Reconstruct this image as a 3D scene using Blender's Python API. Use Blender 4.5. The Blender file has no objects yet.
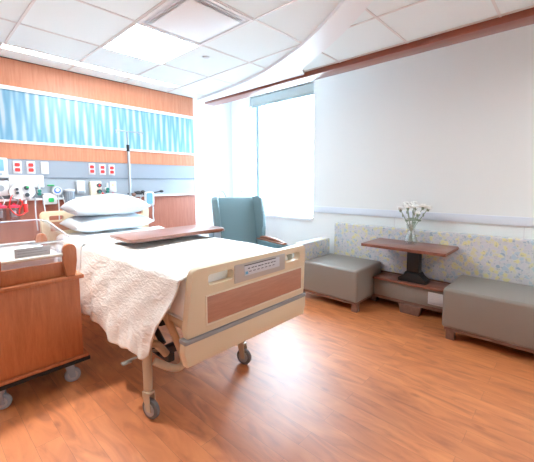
import bpy, bmesh, math, random
from mathutils import Vector, Matrix
random.seed(7)
sc = bpy.context.scene
COL = sc.collection
PI = math.pi

# ------------------------------------------------------------------ camera
F_PX, CY = 331.95, 213.0
yaw, pitch, roll = 0.820951, -0.0903878, -0.0047873
fw = Vector((math.sin(yaw)*math.cos(pitch), math.cos(yaw)*math.cos(pitch), math.sin(pitch)))
rt = Vector((math.cos(yaw), -math.sin(yaw), 0))
up = rt.cross(fw)
cr, sr = math.cos(roll), math.sin(roll)
r2 = rt*cr + up*sr
u2 = up*cr - rt*sr
cam_d = bpy.data.cameras.new('camera')
cam_d.sensor_width = 36
cam_d.sensor_fit = 'HORIZONTAL'
cam_d.lens = F_PX/534*36
cam_d.shift_y = (CY-231)/534
cam_d.clip_start = 0.05
cam = bpy.data.objects.new('camera', cam_d)
COL.objects.link(cam)
cam.matrix_world = Matrix(((r2.x, u2.x, -fw.x, 0), (r2.y, u2.y, -fw.y, 0), (r2.z, u2.z, -fw.z, 1.45), (0, 0, 0, 1)))
sc.camera = cam

# ------------------------------------------------------------------ world, light, exposure
EXPOSURE = 1.20
SKY = 13.5
PANEL = 19.0
SLOT = 4.6
DOWN = 12.0
w = bpy.data.worlds.new('sky'); sc.world = w
w.use_nodes = True
bg = w.node_tree.nodes['Background']
bg.inputs[0].default_value = (0.70, 0.87, 1.0, 1)
bg.inputs[1].default_value = SKY
portal = bpy.data.lights.new('window_portal', 'AREA')
portal.shape = 'RECTANGLE'; portal.size = 1.3; portal.size_y = 1.95
portal.cycles.is_portal = True
po = bpy.data.objects.new('window_portal', portal); COL.objects.link(po)
po.location = (4.32, 3.5, 1.9)
po.rotation_euler = (0, PI/2, 0)   # -Z of the lamp faces -X (into the room)
po.rotation_euler = (PI/2, 0, PI/2)
sc.view_settings.view_transform = 'Standard'
sc.view_settings.look = 'None'
sc.view_settings.gamma = 1
sc.view_settings.use_curve_mapping = False
sc.view_settings.exposure = EXPOSURE
sc.cycles.max_bounces = 10
sc.cycles.diffuse_bounces = 6
sc.cycles.glossy_bounces = 4
sc.cycles.transmission_bounces = 8
sc.cycles.transparent_max_bounces = 16
sc.cycles.caustics_refractive = False
sc.cycles.caustics_reflective = False

# ------------------------------------------------------------------ materials
def lin(c):
    return tuple(((v/255)/12.92 if v/255 <= .04045 else ((v/255+.055)/1.055)**2.4) for v in c)
def rgba(c): return (*lin(c), 1)
MATS = {}
def mat(name, col, rough=.5, metal=0, spec=.5, trans=0, alpha=1, emit=None, estr=0, coat=0, bump=None, ior=1.45, sheen=0):
    if name in MATS: return MATS[name]
    m = bpy.data.materials.new(name); m.use_nodes = True
    b = m.node_tree.nodes['Principled BSDF']
    b.inputs['Base Color'].default_value = rgba(col)
    b.inputs['Roughness'].default_value = rough
    b.inputs['Metallic'].default_value = metal
    b.inputs['Specular IOR Level'].default_value = spec
    b.inputs['Transmission Weight'].default_value = trans
    b.inputs['Alpha'].default_value = alpha
    b.inputs['IOR'].default_value = ior
    b.inputs['Coat Weight'].default_value = coat
    b.inputs['Sheen Weight'].default_value = sheen
    if emit: b.inputs['Emission Color'].default_value = rgba(emit); b.inputs['Emission Strength'].default_value = estr
    nt = m.node_tree
    if bump:   # (scale, strength, detail)
        tc = nt.nodes.new('ShaderNodeTexCoord'); n = nt.nodes.new('ShaderNodeTexNoise'); bp = nt.nodes.new('ShaderNodeBump')
        n.inputs['Scale'].default_value = bump[0]; n.inputs['Detail'].default_value = 4
        bp.inputs['Strength'].default_value = bump[1]; bp.inputs['Distance'].default_value = .01
        nt.links.new(tc.outputs['Object'], n.inputs['Vector']); nt.links.new(n.outputs['Fac'], bp.inputs['Height'])
        nt.links.new(bp.outputs['Normal'], b.inputs['Normal'])
    MATS[name] = m
    return m
def wood(name, dark, light, rough=.4, scale=(1, 1, 1), grain=14, coat=.2, contrast=(.3, .7)):
    if name in MATS: return MATS[name]
    m = bpy.data.materials.new(name); m.use_nodes = True; nt = m.node_tree; N = nt.nodes; L = nt.links
    b = N['Principled BSDF']; b.inputs['Roughness'].default_value = rough; b.inputs['Coat Weight'].default_value = coat
    b.inputs['Coat Roughness'].default_value = .25
    tc = N.new('ShaderNodeTexCoord'); mp = N.new('ShaderNodeMapping'); mp.inputs['Scale'].default_value = scale
    n1 = N.new('ShaderNodeTexNoise'); n1.inputs['Scale'].default_value = grain; n1.inputs['Detail'].default_value = 8; n1.inputs['Distortion'].default_value = .6
    n2 = N.new('ShaderNodeTexNoise'); n2.inputs['Scale'].default_value = grain*6; n2.inputs['Detail'].default_value = 3
    mx = N.new('ShaderNodeMix'); mx.inputs[0].default_value = .3
    rp = N.new('ShaderNodeValToRGB')
    rp.color_ramp.elements[0].position = contrast[0]; rp.color_ramp.elements[0].color = rgba(dark)
    rp.color_ramp.elements[1].position = contrast[1]; rp.color_ramp.elements[1].color = rgba(light)
    L.new(tc.outputs['Object'], mp.inputs[0]); L.new(mp.outputs[0], n1.inputs['Vector']); L.new(mp.outputs[0], n2.inputs['Vector'])
    L.new(n1.outputs['Fac'], mx.inputs[2]); L.new(n2.outputs['Fac'], mx.inputs[3]); L.new(mx.outputs[0], rp.inputs[0]); L.new(rp.outputs[0], b.inputs['Base Color'])
    MATS[name] = m
    return m

def floor_mat():
    m = bpy.data.materials.new('plank_floor'); m.use_nodes = True; nt = m.node_tree; N = nt.nodes; L = nt.links
    b = N['Principled BSDF']
    tc = N.new('ShaderNodeTexCoord')
    mp = N.new('ShaderNodeMapping'); mp.inputs['Rotation'].default_value = (0, 0, PI/2)
    br = N.new('ShaderNodeTexBrick')
    br.offset = .37; br.inputs['Scale'].default_value = 1
    br.inputs['Color1'].default_value = (0, 0, 0, 1); br.inputs['Color2'].default_value = (1, 1, 1, 1); br.inputs['Mortar'].default_value = (.5, .5, .5, 1)
    br.inputs['Mortar Size'].default_value = .0009; br.inputs['Bias'].default_value = 0
    br.inputs['Brick Width'].default_value = 1.05; br.inputs['Row Height'].default_value = .125
    L.new(tc.outputs['Object'], mp.inputs[0]); L.new(mp.outputs[0], br.inputs['Vector'])
    # grain stretched along Y, shifted per plank
    sx = N.new('ShaderNodeVectorMath'); sx.operation = 'MULTIPLY'; sx.inputs[1].default_value = (9, 2.2, 1)
    L.new(tc.outputs['Object'], sx.inputs[0])
    ad = N.new('ShaderNodeVectorMath'); ad.operation = 'ADD'
    sc_ = N.new('ShaderNodeVectorMath'); sc_.operation = 'SCALE'; sc_.inputs['Scale'].default_value = 9
    L.new(br.outputs['Color'], sc_.inputs[0]); L.new(sx.outputs[0], ad.inputs[0]); L.new(sc_.outputs[0], ad.inputs[1])
    n1 = N.new('ShaderNodeTexNoise'); n1.inputs['Scale'].default_value = 1.1; n1.inputs['Detail'].default_value = 7; n1.inputs['Distortion'].default_value = 1.6
    L.new(ad.outputs[0], n1.inputs['Vector'])
    rp = N.new('ShaderNodeValToRGB'); e = rp.color_ramp.elements
    e[0].position = .28; e[0].color = rgba((182, 104, 58)); e[1].position = .68; e[1].color = rgba((224, 141, 84))
    x = rp.color_ramp.elements.new(.48); x.color = rgba((210, 125, 72))
    L.new(n1.outputs['Fac'], rp.inputs[0])
    # plank tone
    t = N.new('ShaderNodeMix'); t.data_type = 'RGBA'; t.blend_type = 'MULTIPLY'; t.inputs[0].default_value = 1
    tr = N.new('ShaderNodeValToRGB'); tr.color_ramp.elements[0].color = (.90, .87, .87, 1); tr.color_ramp.elements[1].color = (1, 1, 1, 1)
    L.new(br.outputs['Color'], tr.inputs[0]); L.new(rp.outputs[0], t.inputs[6]); L.new(tr.outputs[0], t.inputs[7])
    d = N.new('ShaderNodeMix'); d.data_type = 'RGBA'; d.inputs[7].default_value = rgba((120, 60, 38))
    f = N.new('ShaderNodeMath'); f.operation = 'MULTIPLY'; f.inputs[1].default_value = .6
    L.new(br.outputs['Fac'], f.inputs[0]); L.new(f.outputs[0], d.inputs[0]); L.new(t.outputs[2], d.inputs[6])
    # small sparse knots
    kv = N.new('ShaderNodeTexVoronoi'); kv.inputs['Scale'].default_value = 1; ks = N.new('ShaderNodeVectorMath'); ks.operation = 'MULTIPLY'; ks.inputs[1].default_value = (5.2, 2.8, 1)
    L.new(tc.outputs['Object'], ks.inputs[0]); L.new(ks.outputs[0], kv.inputs['Vector'])
    kr = N.new('ShaderNodeValToRGB'); kr.color_ramp.elements[0].position = .03; kr.color_ramp.elements[0].color = (.62, .5, .46, 1); kr.color_ramp.elements[1].position = .13; kr.color_ramp.elements[1].color = (1, 1, 1, 1)
    km = N.new('ShaderNodeMix'); km.data_type = 'RGBA'; km.blend_type = 'MULTIPLY'; km.inputs[0].default_value = .8
    L.new(kv.outputs['Distance'], kr.inputs[0]); L.new(d.outputs[2], km.inputs[6]); L.new(kr.outputs[0], km.inputs[7])
    L.new(km.outputs[2], b.inputs['Base Color'])
    b.inputs['Roughness'].default_value = .50
    b.inputs['Specular IOR Level'].default_value = .7
    b.inputs['Coat Weight'].default_value = .6; b.inputs['Coat Roughness'].default_value = .40
    return m

def art_mat():   # pale blue rippled leaf-like vertical waves
    m = bpy.data.materials.new('blue_ripple_glass'); m.use_nodes = True; nt = m.node_tree; N = nt.nodes; L = nt.links
    b = N['Principled BSDF']; b.inputs['Roughness'].default_value = .35
    tc = N.new('ShaderNodeTexCoord')
    def wave(scale, dist, ph, shear):
        mp = N.new('ShaderNodeMapping'); mp.inputs['Rotation'].default_value = (0, shear, 0)
        wv = N.new('ShaderNodeTexWave'); wv.bands_direction = 'X'; wv.inputs['Scale'].default_value = scale
        wv.inputs['Distortion'].default_value = dist; wv.inputs['Detail'].default_value = 2; wv.inputs['Detail Scale'].default_value = .9
        wv.inputs['Phase Offset'].default_value = ph
        L.new(tc.outputs['Object'], mp.inputs[0]); L.new(mp.outputs[0], wv.inputs[0]); return wv
    a = wave(4.2, .9, 0, .06); c = wave(3.3, 1.1, 2, -.07)
    mx = N.new('ShaderNodeMath'); mx.operation = 'MULTIPLY'
    L.new(a.outputs['Fac'], mx.inputs[0]); L.new(c.outputs['Fac'], mx.inputs[1])
    n = N.new('ShaderNodeTexNoise'); n.inputs['Scale'].default_value = 22; mpn = N.new('ShaderNodeMapping'); mpn.inputs['Scale'].default_value = (1, 1, .12)
    L.new(tc.outputs['Object'], mpn.inputs[0]); L.new(mpn.outputs[0], n.inputs['Vector'])
    s = N.new('ShaderNodeMath'); s.operation = 'MULTIPLY_ADD'; s.inputs[1].default_value = .5; L.new(n.outputs['Fac'], s.inputs[0]); L.new(mx.outputs[0], s.inputs[2])
    rp = N.new('ShaderNodeValToRGB'); e = rp.color_ramp.elements
    e[0].position = .18; e[0].color = rgba((100, 154, 186)); e[1].position = 1.15; e[1].color = rgba((182, 198, 210))
    x = e.new(.55); x.color = rgba((140, 180, 202))
    L.new(s.outputs[0], rp.inputs[0]); L.new(rp.outputs[0], b.inputs['Base Color'])
    return m

def pattern_mat():   # floral dab print in grey, blue, yellow
    m = bpy.data.materials.new('floral_dab_fabric'); m.use_nodes = True; nt = m.node_tree; N = nt.nodes; L = nt.links
    b = N['Principled BSDF']; b.inputs['Roughness'].default_value = .8
    tc = N.new('ShaderNodeTexCoord')
    ns = N.new('ShaderNodeTexNoise'); ns.inputs['Scale'].default_value = 20; ns.inputs['Detail'].default_value = 2
    dm = N.new('ShaderNodeVectorMath'); dm.operation = 'SCALE'; dm.inputs['Scale'].default_value = .05
    da = N.new('ShaderNodeVectorMath'); da.operation = 'ADD'
    L.new(tc.outputs['Object'], ns.inputs['Vector']); L.new(ns.outputs['Color'], dm.inputs[0]); L.new(tc.outputs['Object'], da.inputs[0]); L.new(dm.outputs[0], da.inputs[1])
    v = N.new('ShaderNodeTexVoronoi'); v.inputs['Scale'].default_value = 27; v.inputs['Randomness'].default_value = .9
    L.new(da.outputs[0], v.inputs['Vector'])
    sp = N.new('ShaderNodeSeparateColor'); L.new(v.outputs['Color'], sp.inputs[0])
    rp = N.new('ShaderNodeValToRGB'); rp.color_ramp.interpolation = 'CONSTANT'
    cols = [(0, (206, 201, 206)), (.2, (184, 196, 206)), (.34, (222, 212, 160)), (.5, (204, 200, 202)), (.66, (214, 206, 170)), (.76, (186, 190, 198)), (.88, (156, 172, 188)), (.95, (200, 194, 198))]
    e = rp.color_ramp.elements
    e[0].position = 0; e[0].color = rgba(cols[0][1]); e[1].position = cols[1][0]; e[1].color = rgba(cols[1][1])
    for p_, c_ in cols[2:]:
        q = e.new(p_); q.color = rgba(c_)
    L.new(sp.outputs[0], rp.inputs[0])
    # petal edges lighter / stems darker
    v2 = N.new('ShaderNodeTexVoronoi'); v2.feature = 'DISTANCE_TO_EDGE'; v2.inputs['Scale'].default_value = 27; v2.inputs['Randomness'].default_value = .9
    L.new(da.outputs[0], v2.inputs['Vector'])
    r2_ = N.new('ShaderNodeValToRGB'); r2_.color_ramp.elements[0].position = .04; r2_.color_ramp.elements[0].color = (1, 1, 1, 1); r2_.color_ramp.elements[1].position = .16; r2_.color_ramp.elements[1].color = (0, 0, 0, 1)
    L.new(v2.outputs['Distance'], r2_.inputs[0])
    mx = N.new('ShaderNodeMix'); mx.data_type = 'RGBA'; mx.inputs[7].default_value = rgba((212, 208, 207))
    fm = N.new('ShaderNodeMath'); fm.operation = 'MULTIPLY'; fm.inputs[1].default_value = .8
    L.new(r2_.outputs[0], fm.inputs[0]); L.new(fm.outputs[0], mx.inputs[0]); L.new(rp.outputs[0], mx.inputs[6])
    # sprigs
    v3 = N.new('ShaderNodeTexVoronoi'); v3.inputs['Scale'].default_value = 30; L.new(da.outputs[0], v3.inputs['Vector'])
    r3 = N.new('ShaderNodeValToRGB'); r3.color_ramp.elements[0].position = .12; r3.color_ramp.elements[0].color = (1, 1, 1, 1); r3.color_ramp.elements[1].position = .3; r3.color_ramp.elements[1].color = (0, 0, 0, 1)
    L.new(v3.outputs['Distance'], r3.inputs[0])
    m2 = N.new('ShaderNodeMix'); m2.data_type = 'RGBA'; m2.inputs[7].default_value = rgba((128, 140, 152))
    f2 = N.new('ShaderNodeMath'); f2.operation = 'MULTIPLY'; f2.inputs[1].default_value = .45
    L.new(r3.outputs[0], f2.inputs[0]); L.new(f2.outputs[0], m2.inputs[0]); L.new(mx.outputs[2], m2.inputs[6])
    L.new(m2.outputs[2], b.inputs['Base Color'])
    return m

def waffle_mat():
    m = bpy.data.materials.new('waffle_blanket'); m.use_nodes = True; nt = m.node_tree; N = nt.nodes; L = nt.links
    b = N['Principled BSDF']; b.inputs['Base Color'].default_value = rgba((244, 244, 240)); b.inputs['Roughness'].default_value = .9
    b.inputs['Sheen Weight'].default_value = .2
    tc = N.new('ShaderNodeTexCoord')
    v = N.new('ShaderNodeTexNoise'); v.inputs['Scale'].default_value = 60; v.inputs['Detail'].default_value = 5
    mp = N.new('ShaderNodeMapping'); mp.inputs['Scale'].default_value = (1, .7, 1.5)
    L.new(tc.outputs['Object'], mp.inputs[0]); L.new(mp.outputs[0], v.inputs['Vector'])
    w2 = N.new('ShaderNodeTexNoise'); w2.inputs['Scale'].default_value = 20; w2.inputs['Distortion'].default_value = .8; L.new(mp.outputs[0], w2.inputs['Vector'])
    a = N.new('ShaderNodeMath'); a.operation = 'MULTIPLY_ADD'; a.inputs[1].default_value = .45; L.new(v.outputs['Fac'], a.inputs[0]); L.new(w2.outputs['Fac'], a.inputs[2])
    bp = N.new('ShaderNodeBump'); bp.inputs['Strength'].default_value = .5; bp.inputs['Distance'].default_value = .016
    L.new(a.outputs[0], bp.inputs['Height']); L.new(bp.outputs[0], b.inputs['Normal'])
    return m

def glass_mat(name, tint=(255, 255, 255), mixv=.12, rough=.05):
    m = bpy.data.materials.new(name); m.use_nodes = True; nt = m.node_tree; N = nt.nodes; L = nt.links
    N.remove(N['Principled BSDF']); out = N['Material Output']
    t = N.new('ShaderNodeBsdfTransparent'); t.inputs[0].default_value = rgba(tint)
    g = N.new('ShaderNodeBsdfGlossy'); g.inputs['Roughness'].default_value = rough
    fr = N.new('ShaderNodeLayerWeight'); fr.inputs[0].default_value = .5
    pw = N.new('ShaderNodeMath'); pw.operation = 'POWER'; pw.inputs[1].default_value = 4
    L.new(fr.outputs['Facing'], pw.inputs[0])
    mm = N.new('ShaderNodeMath'); mm.operation = 'MULTIPLY_ADD'; mm.inputs[1].default_value = .5; mm.inputs[2].default_value = .03+mixv*.5; mm.use_clamp = True
    mx = N.new('ShaderNodeMixShader'); L.new(pw.outputs[0], mm.inputs[0]); L.new(mm.outputs[0], mx.inputs[0]); L.new(t.outputs[0], mx.inputs[1]); L.new(g.outputs[0], mx.inputs[2])
    L.new(mx.outputs[0], out.inputs[0])
    MATS[name] = m
    return m

M_WALL = mat('warm_grey_wall_paint', (237, 238, 236), .75, bump=(180, .05))
M_BACKWALL = mat('white_wall_paint', (232, 233, 235), .75)
M_CEIL = mat('ceiling_tile', (236, 246, 248), .9, bump=(260, .1))
M_GRID = mat('ceiling_grid_metal', (226, 224, 224), .5)
M_WHITE = mat('white_trim', (238, 240, 243), .45)
M_RAIL = mat('pale_chair_rail', (224, 229, 238), .4)
M_FLOOR = floor_mat()
M_BEAM = wood('reddish_beam_wood', (128, 66, 48), (158, 88, 66), .3, (1.5, .25, 1.5), 10)
M_HEADWOOD = wood('honey_headwall_wood', (186, 116, 86), (206, 140, 108), .4, (9, 1, .6), 5, .1)
M_CARTWOOD = wood('orange_cart_wood', (172, 100, 62), (198, 124, 80), .4, (7, 7, .8), 5, .2)
M_TRAY = wood('tray_wood', (126, 80, 66), (150, 98, 80), .28, (1, 7, 1), 8, .5)
M_TABLE = wood('table_walnut', (112, 62, 48), (146, 88, 68), .3, (7, 1, 1), 6, .4)
M_FOOTWOOD = wood('sofa_base_wood', (112, 80, 68), (138, 102, 88), .4, (2, 2, 2), 8, .2)
M_PANELWOOD = wood('footboard_wood', (172, 120, 98), (190, 138, 114), .45, (1.2, 1, 14), 6, .1)
M_CREAM = mat('cream_plastic', (222, 202, 172), .4)
M_CREAMTUBE = mat('cream_painted_steel', (206, 188, 162), .35)
M_GREYSTRIP = mat('grey_rubber_strip', (150, 148, 148), .5)
M_TAUPE = mat('taupe_vinyl', (138, 130, 122), .38, bump=(60, .06))
M_TEAL = mat('teal_vinyl', (108, 132, 138), .42, bump=(50, .08))
M_PATTERN = pattern_mat()
M_SHEET = mat('white_sheet', (240, 240, 240), .85, bump=(9, .35))
M_PILLOW = mat('white_pillowcase', (204, 214, 222), .85, bump=(9, .8))
M_BLANKET = waffle_mat()
M_BLACK = mat('black_plastic', (26, 27, 30), .4)
M_DARK = mat('dark_grey_metal', (58, 60, 64), .4)
M_RUBBER = mat('grey_caster_tread', (112, 112, 114), .5)
M_HUB = mat('pale_grey_hub', (176, 176, 178), .4)
M_CHROME = mat('chrome', (176, 180, 184), .3, metal=.8)
M_ALU = mat('brushed_aluminium', (166, 174, 184), .4, metal=.35)
M_ALU2 = mat('grey_service_panel', (150, 158, 170), .45, metal=.15)
M_LINE = mat('dark_channel', (120, 130, 142), .5)
M_RED = mat('red_plastic', (232, 60, 58), .4)
M_REDLID = mat('pinkish_red_plastic', (232, 66, 92), .4)
M_GREEN = mat('green_plastic', (40, 178, 96), .4)
M_TEALP = mat('dark_green_fitting', (44, 128, 116), .4)
M_BLUEP = mat('blue_plastic', (70, 120, 210), .4)
M_OFFW = mat('off_white_plastic', (206, 208, 213), .4)
M_IVORY = mat('ivory_plastic', (232, 226, 206), .4)
M_GREYP = mat('grey_plastic', (150, 160, 172), .4)
M_ART = art_mat()
M_LIGHT = mat('lit_ceiling_diffuser', (255, 255, 255), .5, emit=(228, 245, 252), estr=PANEL)
M_SLOT = mat('lit_slot_diffuser', (255, 255, 255), .5, emit=(255, 244, 232), estr=SLOT)
M_ACRYL = glass_mat('clear_acrylic', (250, 252, 255), .10, .12)
M_GLASS = glass_mat('clear_glass', (246, 250, 252), .0, .02)
M_VASE = glass_mat('vase_glass', (252, 254, 254), .25, .03)
M_WATER = glass_mat('vase_water', (252, 254, 254), .03, .02)
M_TUBE = mat('clear_tubing', (232, 238, 244), .3, alpha=.75)
M_SCREEN = mat('monitor_screen', (120, 170, 214), .2)
M_PAPER = mat('printed_card', (208, 210, 216), .6)
M_STEM = mat('green_stem', (158, 172, 152), .6)
M_BLOOM = mat('white_petals', (252, 252, 248), .8)
M_BLDG = mat('pale_building_render', (236, 238, 240), .9)
M_BLDGW = mat('building_window_grey', (180, 196, 212), .3)
M_MIRROR = mat('pale_vent_frame', (226, 230, 235), .35, metal=.1)
M_GAUGE = mat('dark_gauge_face', (56, 62, 72), .3)
M_OUT = mat('outside_ground', (170, 172, 170), .9)

# ------------------------------------------------------------------ mesh helpers
class B:
    def __init__(s): s.bm = bmesh.new()
    def _xf(s, vs, loc=None, rot=None, mtx=None):
        if mtx is not None: bmesh.ops.transform(s.bm, matrix=mtx, verts=vs)
    def box(s, a, b, bev=0, seg=2, mtx=None):
        r = bmesh.ops.create_cube(s.bm, size=1); vs = r['verts']
        for v in vs:
            v.co = Vector([(a[i]+b[i])/2 + v.co[i]*abs(b[i]-a[i]) for i in range(3)])
        if bev > 0:
            es = list({e for v in vs for e in v.link_edges})
            rr = bmesh.ops.bevel(s.bm, geom=es, offset=bev, segments=seg, profile=.5, affect='EDGES')
            vs = list({v for f in rr['faces'] for v in f.verts} | {v for v in vs if v.is_valid})
        if mtx is not None: bmesh.ops.transform(s.bm, matrix=mtx, verts=vs)
        return s
    def cyl(s, p0, p1, r, r1=None, n=16):
        p0 = Vector(p0); p1 = Vector(p1); d = p1-p0; r1 = r if r1 is None else r1
        q = Vector((0, 0, 1)).rotation_difference(d.normalized()).to_matrix().to_4x4()
        q.translation = (p0+p1)/2
        bmesh.ops.create_cone(s.bm, cap_ends=True, segments=n, radius1=r, radius2=r1, depth=d.length, matrix=q)
        return s
    def ball(s, c, r, sx=1, sy=1, sz=1, n=12):
        m = Matrix.Translation(c) @ Matrix.Diagonal((sx, sy, sz, 1))
        bmesh.ops.create_uvsphere(s.bm, u_segments=n, v_segments=max(6, n//2+2), radius=r, matrix=m); return s
    def tube(s, pts, r, n=10, smooth=True):
        pts = [Vector(p) for p in pts]
        if smooth and len(pts) > 2:
            out = []
            for i in range(len(pts)-1):
                p0 = pts[max(i-1, 0)]; p1 = pts[i]; p2 = pts[i+1]; p3 = pts[min(i+2, len(pts)-1)]
                for k in range(6):
                    t = k/6
                    out.append(.5*((2*p1)+(-p0+p2)*t+(2*p0-5*p1+4*p2-p3)*t*t+(-p0+3*p1-3*p2+p3)*t*t*t))
            out.append(pts[-1]); pts = out
        rings = []; nrm = None
        for i, p in enumerate(pts):
            d = (pts[min(i+1, len(pts)-1)]-pts[max(i-1, 0)]).normalized()
            if nrm is None: nrm = d.orthogonal().normalized()
            nrm = (nrm - d*nrm.dot(d)).normalized(); bi = d.cross(nrm)
            rr = r(i/(len(pts)-1)) if callable(r) else r
            rings.append([s.bm.verts.new(p + (nrm*math.cos(a)+bi*math.sin(a))*rr) for a in (2*PI*k/n for k in range(n))])
        for a, b in zip(rings, rings[1:]):
            for k in range(n): s.bm.faces.new((a[k], a[(k+1) % n], b[(k+1) % n], b[k]))
        s.bm.faces.new(rings[0][::-1]); s.bm.faces.new(rings[-1]); return s
    def lathe(s, prof, c=(0, 0, 0), n=24, close=False):
        rings = []
        for r, z in prof:
            if r < 1e-5: rings.append([s.bm.verts.new((c[0], c[1], c[2]+z))])
            else: rings.append([s.bm.verts.new((c[0]+r*math.cos(2*PI*k/n), c[1]+r*math.sin(2*PI*k/n), c[2]+z)) for k in range(n)])
        for a, b in zip(rings, rings[1:]):
            for k in range(n):
                k2 = (k+1) % n
                if len(a) == 1 and len(b) == 1: continue
                if len(a) == 1: s.bm.faces.new((a[0], b[k2], b[k]))
                elif len(b) == 1: s.bm.faces.new((a[k], a[k2], b[0]))
                else: s.bm.faces.new((a[k], a[k2], b[k2], b[k]))
        return s
    def prism(s, poly, t0, t1, axis='z', bev=0, seg=2, mtx=None):
        """extrude a 2D polygon between t0 and t1 along an axis; poly in the other two axes (x,y)|(x,z)|(y,z)"""
        def P(u, v, t): return {'z': (u, v, t), 'y': (u, t, v), 'x': (t, u, v)}[axis]
        a = [s.bm.verts.new(P(u, v, t0)) for u, v in poly]; b = [s.bm.verts.new(P(u, v, t1)) for u, v in poly]
        n = len(poly); fs = [s.bm.faces.new(a), s.bm.faces.new(b[::-1])]
        for k in range(n): s.bm.faces.new((a[k], b[k], b[(k+1) % n], a[(k+1) % n]))
        vs = a+b
        if bev > 0:
            es = [e for f in fs for e in f.edges]
            rr = bmesh.ops.bevel(s.bm, geom=es, offset=bev, segments=seg, profile=.5, affect='EDGES')
            vs = list({v for f in rr['faces'] for v in f.verts} | {v for v in vs if v.is_valid})
        if mtx is not None: bmesh.ops.transform(s.bm, matrix=mtx, verts=vs)
        return s
    def frame(s, a, b, wdt, t0, t1, axis='y'):
        """rectangular frame of four bars in a plane"""
        (u0, v0), (u1, v1) = a, b
        def bx(p, q):
            if axis == 'y': s.box((p[0], t0, p[1]), (q[0], t1, q[1]))
            elif axis == 'x': s.box((t0, p[0], p[1]), (t1, q[0], q[1]))
            else: s.box((p[0], p[1], t0), (q[0], q[1], t1))
        bx((u0, v0), (u1, v0+wdt)); bx((u0, v1-wdt), (u1, v1)); bx((u0, v0+wdt), (u0+wdt, v1-wdt)); bx((u1-wdt, v0+wdt), (u1, v1-wdt))
        return s
    def done(s, name, m, parent=None, kind=None, angle=35, mods=None, label=None):
        bmesh.ops.recalc_face_normals(s.bm, faces=s.bm.faces)
        me = bpy.data.meshes.new(name); s.bm.to_mesh(me); s.bm.free()
        me.polygons.foreach_set('use_smooth', [True]*len(me.polygons))
        me.set_sharp_from_angle(angle=math.radians(angle))
        o = bpy.data.objects.new(name, me); COL.objects.link(o)
        me.materials.append(m)
        if parent is not None:
            o.parent = parent
            o.matrix_parent_inverse = Matrix.Identity(4)
        if kind: o['kind'] = kind
        if label: o['label'] = label
        if mods:
            for t, kw in mods:
                md = o.modifiers.new(t.lower(), t)
                for k, v in kw.items(): setattr(md, k, v)
        return o
def rrect(x0, y0, x1, y1, r, n=5):
    pts = []
    for cx, cy, a0 in ((x1-r, y1-r, 0), (x0+r, y1-r, PI/2), (x0+r, y0+r, PI), (x1-r, y0+r, 1.5*PI)):
        for k in range(n+1):
            a = a0 + PI/2*k/n; pts.append((cx+r*math.cos(a), cy+r*math.sin(a)))
    return pts
def thing(name, label, cat, loc=(0, 0, 0), rz=0, group=None):
    o = bpy.data.objects.new(name, None); COL.objects.link(o)
    o.empty_display_size = .1
    o.location = loc; o.rotation_euler = (0, 0, rz); o['label'] = label; o['category'] = cat
    if group: o['group'] = group
    return o
def tag(o, label, cat, group=None):
    o['label'] = label; o['category'] = cat
    if group: o['group'] = group
    return o
def dup(root, loc, label, rz=None):
    r = root.copy(); COL.objects.link(r); r.location = loc; r['label'] = label
    if rz is not None: r.rotation_euler = (0, 0, rz)
    for ch in root.children:
        c = ch.copy(); COL.objects.link(c); c.parent = r
        for g in ch.children:
            d = g.copy(); COL.objects.link(d); d.parent = c
    return r

# ------------------------------------------------------------------ room shell
XL, YF = -1.7, -2.0          # left wall, wall behind the camera
XW, YB = 4.05, 4.635         # window wall face, back wall face
ZC, ZP = 2.70, 3.02          # ceiling, blind pocket ceiling
B().box((XL-.1, YF-.1, -.08), (XW+.3, YB+.1, 0)).done('floor', M_FLOOR, kind='structure')
B().box((XL-.1, YB, 0), (XW+.3, YB+.1, ZP)).done('wall_back', M_BACKWALL, kind='structure')
B().box((XL-.1, YF, 0), (XL, YB, ZP)).done('wall_left', M_WALL, kind='structure')
B().box((XL, YF-.1, 0), (XW, YF, ZP)).done('wall_front', M_WALL, kind='structure')
# window wall with a recessed opening
WY0, WY1, WZ0, WZ1 = 2.84, 4.166, .90, 2.90
b = B()
b.box((XW, YF-.1, 0), (XW+.3, WY0, ZP)); b.box((XW, WY1, 0), (XW+.3, YB, ZP))
b.box((XW, WY0, 0), (XW+.3, WY1, WZ0)); b.box((XW, WY0, WZ1), (XW+.3, WY1, ZP))
b.done('wall_right', M_WALL, kind='structure')
B().box((XL-.1, YF-.1, ZC), (3.32, YB, ZC+.06)).done('ceiling', M_CEIL, kind='structure')
B().box((3.20, YF-.1, ZP), (XW+.3, YB+.1, ZP+.06)).box((3.26, YF-.1, ZC+.06), (3.32, YB, ZP)).done('ceiling_pocket', M_BACKWALL, kind='structure')
# T-bar grid
b = B(); gw = .0085
xs = [.668+.612*k for k in range(-4, 5)]; ys = [3.26-.69*k for k in range(-1, 8)]
for x in xs:
    if x < 3.13: b.box((x-gw, YF, ZC-.006), (x+gw, 4.2, ZC+.001))
for y in ys: b.box((XL, y-gw, ZC-.005), (3.15, y+gw, ZC+.001))
b.done('trim_1', M_GRID, kind='structure')
# wood valance beam
B().box((3.15, YF, 2.644), (3.32, 4.215, 2.70), .002).done('trim_2', M_BEAM, kind='structure')
# chair rail on window wall, and on the back wall
B().box((XW-.022, YF, 1.02), (XW, 2.83, 1.107), .004).done('trim_3', M_RAIL, kind='structure')
B().box((2.95, YB-.022, 1.02), (XW, YB, 1.107), .004).done('trim_4', M_RAIL, kind='structure')
b = B()
for y in (1.62, .35, -.9): b.box((XW-.004, y-.004, .12), (XW, y+.004, 1.02))
b.done('trim_5', M_GRID, kind='structure')
B().box((XW-.016, YF, 0), (XW, 4.2, .10), .003).done('baseboard_right', M_FOOTWOOD, kind='structure')
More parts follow.
